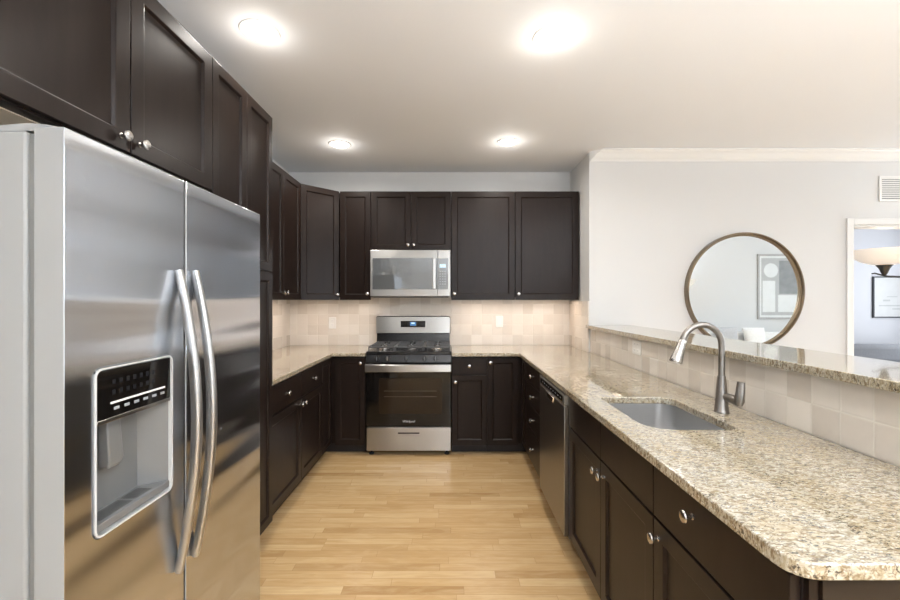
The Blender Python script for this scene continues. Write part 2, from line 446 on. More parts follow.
# crown moulding on the mirror wall: profile swept along x, mitred end at the left
prof = [(0, 0), (0, -.085), (.010, -.085), (.014, -.072), (.030, -.060), (.055, -.030), (.075, -.020), (.080, -.010), (.092, -.008), (.092, 0)]
cr = MB(); rings = []
for x, k in ((XS + .0, 1), (RX, 0)):
    rings.append([(x + (p * 1.0 if k else 0) * .9, YS - p, CEIL + z) for p, z in prof])
cr.loft(rings)
struct('trim_5', cr, M['trim'], label='white crown moulding')
cr = MB()
cr.loft([[(RX - p, y, CEIL + z) for p, z in prof] for y in (-.6, YS - .0)])
struct('trim_6', cr, M['trim'])
cr = MB(); cr.loft([[(x, -.6 + p, CEIL + z) for p, z in prof] for x in (3.4, RX)])
struct('trim_7', cr, M['trim'])
# door casing
dc = MB()
for (x0, x1, z0, z1) in ((DX0 - .062, DX0 - .004, 0, DH + .062), (DX1 + .004, DX1 + .062, 0, DH + .062), (DX0 - .004, DX1 + .004, DH + .004, DH + .062)):
    dc.box(x0, x1, YS - .016, YS + .0, z0, z1)
struct('trim_8', dc, M['trim'], bevel=.004, label='white doorway casing')
dj = MB().box(DX0 - .004, DX0 + .012, YS, YS + .12, 0, DH).box(DX1 - .012, DX1 + .004, YS, YS + .12, 0, DH).box(DX0 + .012, DX1 - .012, YS, YS + .12, DH - .012, DH + .004)
struct('trim_9', dj, M['trim'])
struct('baseboard_front', MB().box(XS + .2, DX0 - .065, YS - .014, YS, 0, .11).box(DX1 + .065, RX, YS - .014, YS, 0, .11), M['trim'])
struct('baseboard_living', MB().box(3.52, RX, -.6, -.586, 0, .11), M['trim'])
struct('baseboard_far', MB().box(XS + .15, 7.4, 6.486, 6.5, 0, .11), M['trim'])
# panelled door in the wall behind the camera
d1 = obj('door_1', MB().box(2.25, 3.05, YR + .002, YR + .035, .01, 2.03), M['trim'], bevel=.003); d1['kind'] = 'structure'
for (x0, x1) in ((2.35, 2.61), (2.69, 2.95)):
    for (z0, z1) in ((.2, .85), (1.0, 1.85)):
        obj('raised_panel', MB().box(x0, x1, YR + .035, YR + .043, z0, z1), M['trim'], d1, bevel=.004)
obj('door_handle', MB().lathe([(.012, 0), (.012, .03), (.026, .04), (.028, .055), (.012, .065)], (2.32, YR + .035, .98), (0, 1, 0)), M['nickel'], d1, smooth=40)

# ================================================================== CABINETS
KN = None
def knob(parent, x, y, z, rz=0, label=None):
    """a mushroom knob pointing to local -y, placed in the parent's frame"""
    global KN
    if KN is None:
        KN = MB().lathe([(.0085, 0), (.0085, .003), (.0055, .005), (.005, .016), (.0075, .019), (.0155, .022), (.0165, .025), (.0150, .0285), (.0105, .0305), (.0, .031)], (0, 0, 0), (0, -1, 0), 20).mesh('knob', M['nickel'], smooth=35)
    return obj('knob', KN, None, parent, loc=(x, y, z), rz=rz)
def front(parent, name, px, py, rz, w, z0, z1, kn=None, flat=False, t=.020, fr=.058):
    """door or drawer front; (px,py) world = its left front corner seen from the front, local +y goes into the cabinet"""
    b = MB().b
    def ring(x0, x1, a0, a1, y): return [b.verts.new(p) for p in ((x0, y, a0), (x1, y, a0), (x1, y, a1), (x0, y, a1))]
    h = z1 - z0
    R = [ring(0, w, 0, h, t), ring(0, w, 0, h, .0)]
    if flat: R.append(ring(.004, w - .004, .004, h - .004, -.0))
    else:
        R += [ring(fr - .004, w - fr + .004, fr - .004, h - fr + .004, 0), ring(fr, w - fr, fr, h - fr, .004), ring(fr + .004, w - fr - .004, fr + .004, h - fr - .004, .0105)]
    b.faces.new(list(reversed(R[0])))
    for a, c in zip(R, R[1:]):
        for i in range(4):
            j = (i + 1) % 4; b.faces.new((a[i], a[j], c[j], c[i]))
    b.faces.new(R[-1])
    m = MB(); m.b.free(); m.b = b
    off = Vector((0, 0, 0)); p = parent
    while p is not None: off += p.location; p = p.parent
    o = obj(name, m, M['wood'], parent, loc=Vector((px, py, z0)) - off, rz=rz, bevel=.0018, absolute=False)
    if kn: knob(o, kn[0], 0, kn[1] - z0)
    return o
L, R_, Bk = PI / 2, -PI / 2, 0.0     # left run faces +X, right run faces -X, back run faces -Y
def carcass_base(poly, kick, ztop=.882, z0=.10):
    return MB().slab(poly, z0, ztop), MB().slab(kick, 0.001, z0)
def base_cab(label, x0, x1, y0, y1, side, group=None, hollow=False):
    """box cabinet; side = where it faces"""
    t = thing('base_cabinet', label, 'cabinet', ((x0 + x1) / 2, (y0 + y1) / 2, 0), group)
    k = {'L': (x0, x1 - .065, y0, y1), 'R': (x0 + .065, x1, y0, y1), 'B': (x0, x1, y0 + .065, y1)}[side]
    if not hollow: obj('body', MB().box(x0, x1, y0, y1, .10, .882), M['wood'], t, bevel=.001)
    else:
        b = MB().box(x0, x1, y0, y0 + .018, .10, .882).box(x0, x1, y1 - .018, y1, .10, .882).box(x0, x1, y0 + .018, y1 - .018, .10, .118)
        b.box(x1 - .012, x1, y0 + .018, y1 - .018, .118, .882).box(x0, x0 + .018, y0 + .018, y1 - .018, .68, .72).box(x0, x0 + .018, y0 + .018, y1 - .018, .85, .882)
        b.box(x0, x0 + .018, (y0 + y1) / 2 - .02, (y0 + y1) / 2 + .02, .118, .68)
        obj('body', b, M['wood'], t)
    obj('toe_kick', MB().box(k[0], k[1], k[2], k[3], .001, .10), M['kick'], t)
    return t
G = .0016
XWL = XL + .014
# ---- left run
FL = -1.050          # plane of left door faces
c = base_cab('dark base cabinet with one drawer above one door, next to the tall pantry', XWL, FL - .021, 2.386, 2.929, 'L')
front(c, 'drawer', FL, 2.386 + G, L, .543 - 2 * G, .700, .868, (.272, .786), True)
front(c, 'door', FL, 2.386 + G, L, .543 - 2 * G, .115, .690, (.543 - .032, .652))
c = base_cab('narrower dark base cabinet with drawer and door between pantry-side cabinet and back left corner', XWL, FL - .021, 2.930, 3.417, 'L')
front(c, 'drawer', FL, 2.930 + G, L, .487 - 2 * G, .700, .868, (.243, .786), True)
front(c, 'door', FL, 2.930 + G, L, .487 - 2 * G, .115, .690, (.032, .652))
FB = 3.690           # plane of back run door faces
XR0 = -.748          # left side of range
t = thing('corner_base_cabinet', 'dark corner base cabinet between the left run and the range', 'cabinet', (-1.3, 3.9, 0))
obj('body', MB().slab([(XWL, 3.418), (FL - .021, 3.418), (FL - .021, FB + .021), (XR0 - .004, FB + .021), (XR0 - .004, 4.319), (XWL, 4.319)], .10, .882), M['wood'], t)
obj('toe_kick', MB().slab([(XWL, 3.418), (FL - .086, 3.418), (FL - .086, FB + .086), (XR0 - .004, FB + .086), (XR0 - .004, 4.319), (XWL, 4.319)], .001, .10), M['kick'], t)
front(t, 'door', FL, 3.420, L, .245, .115, .868, None, fr=.045)
front(t, 'door', -1.022, FB, Bk, -.756 + 1.022, .090, .868, (.226, .822), fr=.052)
# ---- back run, right of range
XG1 = .016
c = base_cab('dark base cabinet with drawer above door directly right of the range', XG1, .330, FB + .021, 4.319, 'B')
front(c, 'drawer', XG1 + G, FB, Bk, .312, .722, .868, (.153, .797), True)
front(c, 'door', XG1 + G, FB, Bk, .312, .090, .712, (.030, .655), fr=.05)
FR = .637            # plane of right door faces
XWR = 1.260
t = thing('corner_base_cabinet', 'dark corner base cabinet between the range-side cabinet and the drawer stack', 'cabinet', (.9, 4.0, 0))
obj('body', MB().slab([(.331, FB + .021), (FR + .021, FB + .021), (FR + .021, 3.505), (1.255, 3.505), (1.255, 3.72), (1.243, 3.745), (1.243, 4.319), (.331, 4.319)], .10, .882), M['wood'], t)
obj('toe_kick', MB().slab([(.331, FB + .086), (FR + .086, FB + .086), (FR + .086, 3.505), (1.24, 3.505), (1.24, 4.319), (.331, 4.319)], .001, .10), M['kick'], t)
front(t, 'door', .333, FB, Bk, .272, .090, .868, (.026, .826), fr=.05)
front(t, 'door', FR, 3.665, R_, .150, .115, .868, None, fr=.035)
# ---- right run
c = base_cab('dark base cabinet with a stack of four drawers beside the dishwasher', FR + .021, XWR, 2.836, 3.504, 'R')
for z0, z1 in ((.727, .868), (.558, .719), (.368, .550), (.115, .360)):
    front(c, 'drawer', FR, 3.502, R_, .664, z0, z1, (.332, (z0 + z1) / 2), True)
SB0, SB1 = 1.299, 2.212
c = base_cab('dark sink base cabinet with two doors and two blank upper panels under the sink', FR + .021, XWR, SB0, SB1, 'R', hollow=True)
hw = (SB1 - SB0) / 2
for k in (0, 1):
    yl = SB1 - k * hw - G
    front(c, 'false_drawer_front', FR, yl, R_, hw - 2 * G, .712, .868, None, True)
    front(c, 'door', FR, yl, R_, hw - 2 * G, .115, .703, ((hw - .034) if k == 0 else .034, .648))
EY0 = .775
c = base_cab('dark base cabinet with wide drawer and door at the near end of the peninsula', FR + .021, XWR, EY0, 1.298, 'R')
wE = 1.298 - EY0 - .004
front(c, 'drawer', FR, 1.296, R_, wE, .712, .868, (wE / 2 - .05, .815), True)
front(c, 'door', FR, 1.296, R_, wE, .115, .703, (.030, .655))
obj('end_panel', MB().box(.690, XWR, EY0 - .008, EY0 - .0005, .001, .882), M['endpanel'], c, label='worn brown end panel')
obj('end_stile', MB().box(FR + .024, .676, EY0 - .012, EY0 - .0005, .10, .882), M['wood'], c)

# ---- tall units on the left
FT = -1.020
t = thing('tall_pantry_cabinet', 'tall dark pantry cabinet with paired doors right of the refrigerator', 'cabinet', (-1.35, 2.08, 0))
obj('body', MB().box(XWL, FT - .021, 1.781, 2.384, .10, 2.436), M['wood'], t, bevel=.001)
obj('toe_kick', MB().box(XWL, FT - .086, 1.781, 2.384, .001, .10), M['kick'], t)
for k in (0, 1):
    y = 1.781 + k * .3015 + G
    front(t, 'door', FT, y, L, .3015 - 2 * G, 1.548, 2.428, (.272 if k == 0 else .026, 1.61), fr=.05)
    front(t, 'door', FT, y, L, .3015 - 2 * G, .115, 1.538, (.272 if k == 0 else .026, 1.05), fr=.05)
t = thing('over_fridge_cabinet', 'large dark two-door cabinet above the refrigerator', 'cabinet', (-1.35, 1.32, 1.85))
obj('body', MB().box(XWL, FT - .021, .868, 1.779, 1.848, 2.436), M['wood'], t, bevel=.001)
for k in (0, 1):
    y = .868 + k * .457 + G
    front(t, 'door', FT, y, L, .4555 - 2 * G, 1.852, 2.428, (.4555 - .042 if k == 0 else .034, 1.892), fr=.06)
obj('bottom_panel', MB().box(XWL + .02, FT - .06, .89, 1.76, 1.8440, 1.8475), M['maple'], t, label='pale unfinished underside')
# ---- left uppers
FU = -1.340
UZ0, UZ1 = 1.380, 2.436
def upper(label, x0, x1, y0, y1, z0=UZ0, z1=UZ1, name='upper_cabinet'):
    t = thing(name, label, 'cabinet', ((x0 + x1) / 2, (y0 + y1) / 2, z0))
    obj('body', MB().box(x0, x1, y0, y1, z0 + (.030 if z0 == UZ0 else 0), z1), M['wood'], t, bevel=.001)
    return t
c = upper('dark upper cabinet on the left wall, half hidden by the pantry', XWL, FU - .021, 2.386, 2.965)
front(c, 'door', FU, 2.388, L, .575, UZ0 + .004, UZ1 - .006, (.545, 1.442))
c = upper('dark two-door upper cabinet on the left wall next to the angled corner cabinet', XWL, FU - .021, 2.967, 3.720)
front(c, 'door', FU, 2.968, L, .374, UZ0 + .004, UZ1 - .006, (.346, 1.442), fr=.055)
front(c, 'door', FU, 3.345, L, .374, UZ0 + .004, UZ1 - .006, (.028, 1.442), fr=.055)
# diagonal corner
FBU = 3.995
t = thing('corner_upper_cabinet', 'angled dark corner upper cabinet with one door catching grey daylight', 'cabinet', (-1.4, 4.05, UZ0))
s2 = .021 * .7071
obj('body', MB().slab([(XWL, 3.723), (-1.342 - 2 * s2, 3.723), (-1.342 - s2, 3.723 + s2), (-1.072 - s2, FBU + s2), (-1.072 - s2, 4.319), (XWL, 4.319)], UZ0 + .030, UZ1), M['wood'], t)
dl = math.hypot(.27, .272)
front(t, 'door', -1.340, 3.724, math.atan2(.272, .270), dl, UZ0 + .004, UZ1 - .006, (dl - .025, 1.436), fr=.055)
# back uppers
c = upper('narrow dark upper cabinet between the angled corner cabinet and the microwave', -1.064, -.764, FBU + .021, 4.319)
front(c, 'door', -1.062, FBU, Bk, .296, UZ0 + .004, UZ1 - .006, (.268, 1.442), fr=.055)
c = upper('short dark two-door cabinet directly above the microwave', -.762, .009, FBU + .021, 4.319, 1.862, UZ1)
front(c, 'door', -.760, FBU, Bk, .382, 1.866, UZ1 - .006, (.382 - .026, 1.912), fr=.055)
front(c, 'door', -.375, FBU, Bk, .382, 1.866, UZ1 - .006, (.026, 1.912), fr=.055)
c = upper('wide dark upper cabinet right of the microwave', .011, .627, FBU + .021, 4.319)
front(c, 'door', .013, FBU, Bk, .612, UZ0 + .004, UZ1 - .006, (.030, 1.442))
c = upper('wide dark upper cabinet at the right end of the back wall', .629, 1.243, FBU + .021, 4.319)
front(c, 'door', .631, FBU, Bk, .611, UZ0 + .004, UZ1 - .006, (.030, 1.442))

# ================================================================== COUNTERTOPS
CT0, CT1 = .883, .914
CFY = 3.660          # front edge of back run
XCL, XCR = -1.034, .612
def ctop(name, label, outer, holes=()):
    o = obj(name, MB().slab(outer, CT0, CT1, holes), M['granite'], bevel=.004, seg=3)
    return tag(o, label, 'countertop')
ctop('countertop', 'speckled beige granite countertop left of the range, running along the left wall',
     [(XL + .013, 2.387), (XCL, 2.387), (XCL, CFY), (XR0 - .003, CFY), (XR0 - .003, 4.320), (XL + .013, 4.320)])
n = 6; rad = .05
corner = [(XCR + rad - rad * math.cos(a), .736 + rad - rad * math.sin(a)) for a in [PI / 2 * k / n for k in range(n + 1)]]
SX0, SX1, SY0, SY1 = .722, 1.055, 1.500, 1.998
hole = rrect(SX0, SX1, SY0, SY1, (.07, .03, .10, .05))
ctop('countertop', 'long speckled beige granite countertop with the sink, right of the range',
     [(.014, CFY), (XCR - .0, CFY)] + corner + [(1.263, .736), (1.263, YS + .002), (1.244, YS + .002), (1.244, 4.320), (.014, 4.320)], [hole])
o = obj('bar_top', MB().slab([(1.228, .736), (1.63, .736), (1.63, YS - .001), (1.258, YS - .001), (1.254, YS + .02), (1.228, YS + .02)], 1.127, 1.158), M['granite'], bevel=.003, seg=3)
tag(o, 'raised speckled granite bar top above the tiled low wall', 'countertop')

# ---- sink
t = thing('kitchen_sink', 'stainless steel undermount sink set in the right granite countertop', 'sink', (.89, 1.75, .70))
def inset(lp, d, cx=(SX0 + SX1) / 2, cy=(SY0 + SY1) / 2):
    return [(x + (cx - x) / abs(cx - x) * d, y + (cy - y) / abs(cy - y) * d) for x, y in lp]
hi = rrect(SX0 - .004, SX1 + .004, SY0 - .004, SY1 + .004, (.074, .034, .104, .054))
ho = rrect(SX0 - .018, SX1 + .018, SY0 - .018, SY1 + .018, (.088, .048, .118, .068))
b = MB()
def z_(lp, z): return [(x, y, z) for x, y in lp]
b.loft([z_(ho, .8815), z_(hi, .8815), z_(inset(hi, .004), .77), z_(inset(hi, .008), .735), z_(inset(hi, .018), .718), z_(inset(hi, .035), .712)], cap=False)
bm_bot = [b.b.verts[i] for i in ()]
b.b.verts.ensure_lookup_table()
nlast = len(hi); b.b.faces.new(b.b.verts[-nlast:])
sk = obj('basin', b, M['sink'], t, smooth=40)
md = sk.modifiers.new('thick', 'SOLIDIFY'); md.thickness = .0015; md.offset = -1
obj('drain', MB().lathe([(.044, 0), (.044, .003), (.036, .004), (.030, .001), (.004, .001), (.004, .006), (.0, .006)], (.89, 1.80, .7125), (0, 0, 1)), M['chrome'], t, smooth=40)

# ---- faucet
FX, FY = 1.137, 1.735
t = thing('kitchen_faucet', 'tall brushed nickel gooseneck faucet with flared spray head', 'faucet', (FX, FY, CT1))
obj('base', MB().lathe([(.029, 0), (.029, .004), (.0265, .008), (.022, .07), (.0175, .125), (.0150, .150)], (FX, FY, CT1 + .0005), (0, 0, 1), 28), M['nickel_dark'], t, smooth=40)
pts = [(FX, FY, CT1 + .148), (FX, FY, CT1 + .20), (FX, FY, CT1 + .255)]
rc = .086; zc = CT1 + .278
for k in range(0, 17):
    a = math.radians(0 + 166 * k / 16)
    pts.append((FX - rc + rc * math.cos(a), FY - (.012 * k / 16), zc + rc * 1.02 * math.sin(a)))
obj('neck', MB().tube(pts, .0125, 18), M['nickel_dark'], t, smooth=40)
e = Vector(pts[-1]); d = (e - Vector(pts[-2])).normalized()
d = Vector((-.33, -.02, -.94)).normalized()
obj('spray_head', MB().lathe([(.0130, -.004), (.0150, .0), (.0155, .008), (.0170, .025), (.0245, .083), (.0255, .091), (.023, .095), (.0200, .093), (.0, .093)], e, d, 24), M['nickel'], t, smooth=40)
lv = MB().tube([(FX + .006, FY - .012, CT1 + .068), (FX + .012, FY - .045, CT1 + .066), (FX + .016, FY - .075, CT1 + .064)], [.016, .0175, .019], 18)
lvo = obj('lever', lv, M['nickel_dark'], t, smooth=40)
pl = MB().tube([(FX + .0175, FY - .076, CT1 + .048), (FX + .018, FY - .080, CT1 + .066), (FX + .020, FY - .084, CT1 + .10), (FX + .021, FY - .086, CT1 + .142)], [(.012, .014), (.0185, .0195), (.010, .0165), (.006, .0135)], 16)
obj('lever_blade', pl, M['nickel_dark'], lvo, smooth=40)

# ================================================================== REFRIGERATOR
FXF = -.812
Y0, YM, Y1 = .872, 1.270, 1.774
t = thing('refrigerator', 'large side-by-side stainless steel refrigerator with grey sides', 'refrigerator', (-1.25, 1.32, 0))
obj('body', MB().box(-1.655, -.897, Y0 + .004, Y1 - .004, .03, 1.742), M['greyplastic'], t, bevel=.006)
obj('gasket', MB().box(-.8968, -.876, Y0 + .012, Y1 - .012, .09, 1.738), M['gasket'], t)
obj('grille', MB().box(-.895, -.86, Y0 + .02, Y1 - .02, .02, .085), M['gasket'], t, bevel=.004)
for y in (Y0 + .01, Y1 - .13):
    hb = MB()
    prof = [(-1.10, 1.744), (-.95, 1.756), (-.90, 1.760), (-.86, 1.757), (-.835, 1.752), (-.835, 1.743), (-1.10, 1.743)]
    hb.loft([[(x, yy, z) for x, z in prof] for yy in (y, y + .12)])
    obj('hinge_cover', hb, M['greyplastic'], t, bevel=.003)
for x in (-1.6, -.95):
    for y in (Y0 + .06, Y1 - .06):
        obj('foot', MB().lathe([(.02, 0), (.02, .012), (.008, .012), (.008, .032)], (x, y, 0.0005)), M['blackplastic'], t, smooth=40)
def fridge_door(name, ya, yb, hole=None):
    """door slab; front skin steel, sides grey, optional rectangular hole (y0,y1,z0,z1)"""
    ys = [ya, yb]; zs = [.10, 1.749]
    outer = [(ya, .10), (yb, .10), (yb, 1.749), (ya, 1.749)]
    hl = []
    if hole: hl = [rrect(hole[0], hole[1], hole[2], hole[3], .018)]
    b = MB().slab(outer, 0, .064, hl)
    Rm = Matrix(((0, 0, 1, -.876), (1, 0, 0, 0), (0, 1, 0, 0), (0, 0, 0, 1)))
    b.xf(Rm)
    bmesh.ops.recalc_face_normals(b.b, faces=b.b.faces)
    for f in b.b.faces:
        f.material_index = 0 if f.normal.x > .5 else 1
    return obj(name, b, [M['steel_fridge'], M['greyplastic']], t, bevel=.004, seg=3)
DH_ = (.945, 1.208, .833, 1.223)
fd = fridge_door('freezer_door', Y0, YM - .0042, DH_)
rd = fridge_door('refrigerator_door', YM + .0042, Y1)
obj('door_gap_shade', MB().box(-.8755, -.815, YM - .0040, YM + .0040, .11, 1.745), M['blackplastic'], t)  # black filler box standing for the shade in the gap between the doors
def bow(y, z0, z1):
    pts = []; rr = []
    N = 22
    for k in range(N + 1):
        u = k / N; z = z0 + (z1 - z0) * u
        s = math.sin(PI * u)
        out = .006 + .054 * (s ** .9 if s > 0 else 0)
        pts.append((FXF + out, y, z))
        rr.append((.0115 + .003 * s, .0165 + .007 * s))
    return MB().tube(pts, [(a, c) for a, c in rr], 16)
obj('handle', bow(1.231, .580, 1.470), M['steel'], fd, smooth=45, label='long bowed steel handle left of the gap')
obj('handle', bow(1.309, .580, 1.474), M['steel'], rd, smooth=45, label='long bowed steel handle right of the gap')
# dispenser: one part with its sub-parts
y0, y1, z0, z1 = DH_
b = MB()
X = FXF
lpO = rrect(y0 - .001, y1 + .001, z0 - .001, z1 + .001, .020); lpI = rrect(y0 + .0035, y1 - .0035, z0 + .0035, z1 - .0035, .016)
yz = lambda lp, x: [(x, p, q) for p, q in lp]
b.loft([yz(lpO, X + .0005), yz(lpO, X + .004), yz(lpI, X + .004), yz(lpI, X - .004), yz(rrect(y0 + .010, y1 - .010, z0 + .010, z1 - .010, .01), X - .040)], cap=False)
disp = obj('water_dispenser', b, M['rim'], t, smooth=40, label='ice and water dispenser in the freezer door')
# cavity: five sides, open front; reaching into the door and body gap
zc_ = 1.100
cv = MB()
cavI = [(y0 + .008, z0 + .012), (y1 - .008, z0 + .012), (y1 - .008, zc_), (y0 + .008, zc_)]
cavB = [(y0 + .018, z0 + .030), (y1 - .050, z0 + .030), (y1 - .050, zc_ - .0), (y0 + .018, zc_ - .0)]
cv.loft([yz(cavI, X - .004), yz(cavB, X - .062)], cap=False)
cv.b.verts.ensure_lookup_table(); cv.b.faces.new(cv.b.verts[-4:])
obj('cavity', cv, M['dispgrey'], disp)
obj('control_panel', MB().box(X - .012, X + .001, y0 + .0065, y1 - .0065, zc_ + .002, z1 - .0065), M['blackglass'], disp, bevel=.001)
obj('panel_strip', MB().box(X - .004, X + .0022, y0 + .045, y1 - .03, zc_ + .034, zc_ + .039), M['whitemark'], disp)
mk = MB()
for k in range(6):
    yy = y0 + .055 + k * .032; mk.box(X + .001, X + .0018, yy, yy + .016, zc_ + .018, zc_ + .025)
o = obj('button_marks', mk, M['keys'], disp)
mk = MB()
for k in range(7):
    yy = y0 + .05 + k * .022
    for zz in (zc_ + .055, zc_ + .080):
        mk.box(X + .001, X + .0014, yy, yy + .010, zz, zz + .012)
obj('display_marks', mk, M['keydim'], disp)
obj('bezel_sill', MB().box(X - .020, X + .002, y0 + .007, y1 - .007, zc_ - .008, zc_ + .002), M['nickel'], disp, bevel=.001)
obj('paddle', MB().loft([[(X - .050, 1.015, 1.095), (X - .028, 1.015, 1.095), (X - .028, 1.055, 1.095), (X - .050, 1.055, 1.095)], [(X - .050, 1.012, .985), (X - .020, 1.012, .985), (X - .020, 1.058, .985), (X - .050, 1.058, .985)], [(X - .050, 1.016, .968), (X - .026, 1.016, .968), (X - .026, 1.054, .968), (X - .050, 1.054, .968)]]), M['dispgrey'], disp, bevel=.003, label='grey ice paddle')
obj('water_lever', MB().box(X - .052, X - .040, .962, .992, .965, 1.09), M['dispgrey'], disp, bevel=.003)
obj('drip_tray', MB().box(X - .058, X + .001, y0 + .0095, y1 - .0095, z0 + .010, z0 + .030), M['dispgrey'], disp, bevel=.002)
sl = MB()
for k in range(9):
    xx = X - .050 + k * .0046
    sl.box(xx, xx + .0011, y0 + .03, y0 + .13, z0 + .0302, z0 + .0308)
    sl.box(xx, xx + .0011, y0 + .14, y0 + .20, z0 + .0302, z0 + .0308)
obj('tray_slots', sl, M['blackplastic'], disp)

# ================================================================== GAS RANGE
RX0, RX1 = -.745, .012
RC = (RX0 + RX1) / 2
RF = 3.700
t = thing('gas_range', 'stainless steel and black freestanding gas range on the back wall', 'stove', (RC, 4.0, 0))
obj('body', MB().box(RX0, RX1, RF + .012, 4.30, .035, .895), M['blackenamel'], t, bevel=.002)
obj('cooktop', MB().slab(rrect(RX0 - .002, RX1 + .002, RF - .012, 4.235, .012), .896, .925), M['blackenamel'], t, bevel=.004)
# sloping control panel
cp = MB().loft([[(x, RF + .011, .812), (x, RF - .018, .812), (x, RF - .026, .830), (x, RF - .006, .895), (x, RF + .011, .895)] for x in (RX0, RX1)])
obj('control_panel', cp, M['blackenamel'], t, bevel=.002)
nrm = Vector((0, -.955, -.294)) * -1
for x in (-.645, -.553, -.387, -.226, -.128):
    kb = MB()
    o_ = Vector((x, RF - .017, .862)); ax = Vector((0, -.955, .294))
    kb.lathe([(.020, 0), (.020, .004), (.0165, .007), (.0155, .022), (.0145, .024), (0, .024)], o_, ax, 22)
    kb.box(x - .0045, x + .0045, RF - .055, RF - .030, .846, .888)
    kk = obj('control_knob', kb, M['knobplastic'], t, smooth=35)
    obj('indicator_line', MB().box(x - .0012, x + .0012, RF - .0556, RF - .0551, .850, .886), M['keys'], kk)
# backguard
bgd = MB().loft([[(x, 4.235, .925), (x, 4.250, 1.045), (x, 4.31, 1.045), (x, 4.31, .925)] for x in (RX0 - .004, RX1 - .016)])
obj('backguard_base', bgd, M['blackenamel'], t, bevel=.002)
bf = MB()
o2 = rrect(RX0 - .008, RX1 - .012, 1.045, 1.212, (.016, .016, .004, .004))
bf.loft([[(x, 4.215 + (z - 1.045) * .12, z) for x, z in o2], [(x, 4.225 + (z - 1.045) * .12, z) for x, z in o2]])
bgp = obj('backguard', bf, M['steel_range'], t, bevel=.003)
obj('backguard_shell', MB().slab([(x, z) for x, z in rrect(RX0 - .012, RX1 - .008, 1.040, 1.217, (.02, .02, .004, .004))], 0, .06).xf(Matrix(((1, 0, 0, 0), (0, 0, 1, 4.250), (0, 1, 0, 0), (0, 0, 0, 1)))), M['blackenamel'], t, bevel=.003)
dsp = obj('display', MB().box(-.500, -.250, 4.205, 4.232, 1.108, 1.170), M['blackglass'], t)
obj('digits', MB().box(-.405, -.345, 4.2035, 4.206, 1.122, 1.160), M['blue_display'], dsp)
obj('digits', MB().box(-.392, -.358, 4.2025, 4.2035, 1.140, 1.156), M['white_display'], dsp)
for sx in (-.490, -.325):
    mk = MB()
    for k in range(4):
        for j in range(3): mk.box(sx + k * .018, sx + k * .018 + .009, 4.204, 4.2052, 1.118 + j * .016, 1.125 + j * .016)
    obj('key_marks', mk, M['keydim'], dsp)
# burners and grates
for (x, y, r) in ((-.610, 3.84, .045), (-.610, 4.10, .038), (RC, 3.97, .050), (-.125, 3.84, .050), (-.125, 4.10, .035)):
    bn = obj('burner', MB().lathe([(r, 0), (r, .008), (r * .85, .010), (r * .80, .016)], (x, y, .9255)), M['nickel'], t, smooth=35)
    obj('burner_cap', MB().lathe([(r * .72, 0), (r * .78, .003), (r * .75, .008), (0, .010)], (x, y, .9417)), M['iron'], bn, smooth=35)
def grate(x0, x1):
    b = MB(); ya, yb = RF + .012, 4.205; z0, z1 = .952, .966; w = .010
    b.box(x0, x1, ya, ya + w, z0, z1); b.box(x0, x1, yb - w, yb, z0, z1)
    b.box(x0, x0 + w, ya + w, yb - w, z0, z1); b.box(x1 - w, x1, ya + w, yb - w, z0, z1)
    xm = (x0 + x1) / 2; ym = (ya + yb) / 2
    b.box(x0 + w, x1 - w, ym - w / 2, ym + w / 2, z0, z1)
    for (a, c) in ((ya + w, ym - w / 2), (ym + w / 2, yb - w)):
        m_ = (a + c) / 2
        b.box(xm - w / 2, xm + w / 2, a, m_ - .028, z0, z1 + .002); b.box(xm - w / 2, xm + w / 2, m_ + .028, c, z0, z1 + .002)
        b.box(x0 + w, xm - .028, m_ - w / 2, m_ + w / 2, z0, z1 + .002); b.box(xm + .028, x1 - w, m_ - w / 2, m_ + w / 2, z0, z1 + .002)
    for x in (x0, x1 - w):
        for y in (ya, yb - w): b.box(x, x + w, y, y + w, .9255, z0)
    return b
for (a, c) in ((RX0 + .012, -.497), (-.494, -.240), (-.237, RX1 - .012)):
    obj('grate', grate(a, c), M['iron'], t, bevel=.002)
# oven door
od = obj('oven_door', MB().slab([(x, z) for x, z in rrect(RX0 + .002, RX1 - .002, .262, .805, .004)], 0, .040).xf(Matrix(((1, 0, 0, 0), (0, 0, 1, RF - .030), (0, 1, 0, 0), (0, 0, 0, 1)))), M['blackglass'], t, bevel=.003)
obj('window', MB().slab([(x, z) for x, z in rrect(RX0 + .115, RX1 - .085, .375, .690, .008)], 0, .0012).xf(Matrix(((1, 0, 0, 0), (0, 0, 1, RF - .0318), (0, 1, 0, 0), (0, 0, 0, 1)))), M['ovenglass'], od, label='brown tinted oven window')
for z in (.525, .575):
    obj('rack', MB().box(RX0 + .16, RX1 - .13, RF - .0326, RF - .0319, z, z + .004), M['rack'], od)
hd = MB().slab(rrect(RX0 + .0, RX1 - .0, RF - .083, RF - .062, (.006,) * 4), .752, .818)
hd.box(RX0 + .012, RX0 + .050, RF - .063, RF - .028, .765, .805).box(RX1 - .050, RX1 - .012, RF - .063, RF - .028, .765, .805)
obj('handle', hd, M['steel_range'], od, bevel=.006, seg=3, label='wide flat stainless handle')
lg = text_mb('Whirlpool', .026); lg.xf(Matrix.Translation((RC + .0, RF - .0322, .308)) @ Matrix.Rotation(PI / 2, 4, 'X'))
obj('logo', lg, M['whitemark'], od)
dr = obj('storage_drawer', MB().slab([(x, z) for x, z in rrect(RX0 + .004, RX1 - .004, .045, .252, .006)], 0, .036).xf(Matrix(((1, 0, 0, 0), (0, 0, 1, RF - .026), (0, 1, 0, 0), (0, 0, 0, 1)))), M['steel_range'], t, bevel=.004)
obj('pull_recess', MB().box(RC - .095, RC + .095, RF - .0275, RF - .0255, .196, .209), M['blackplastic'], dr)
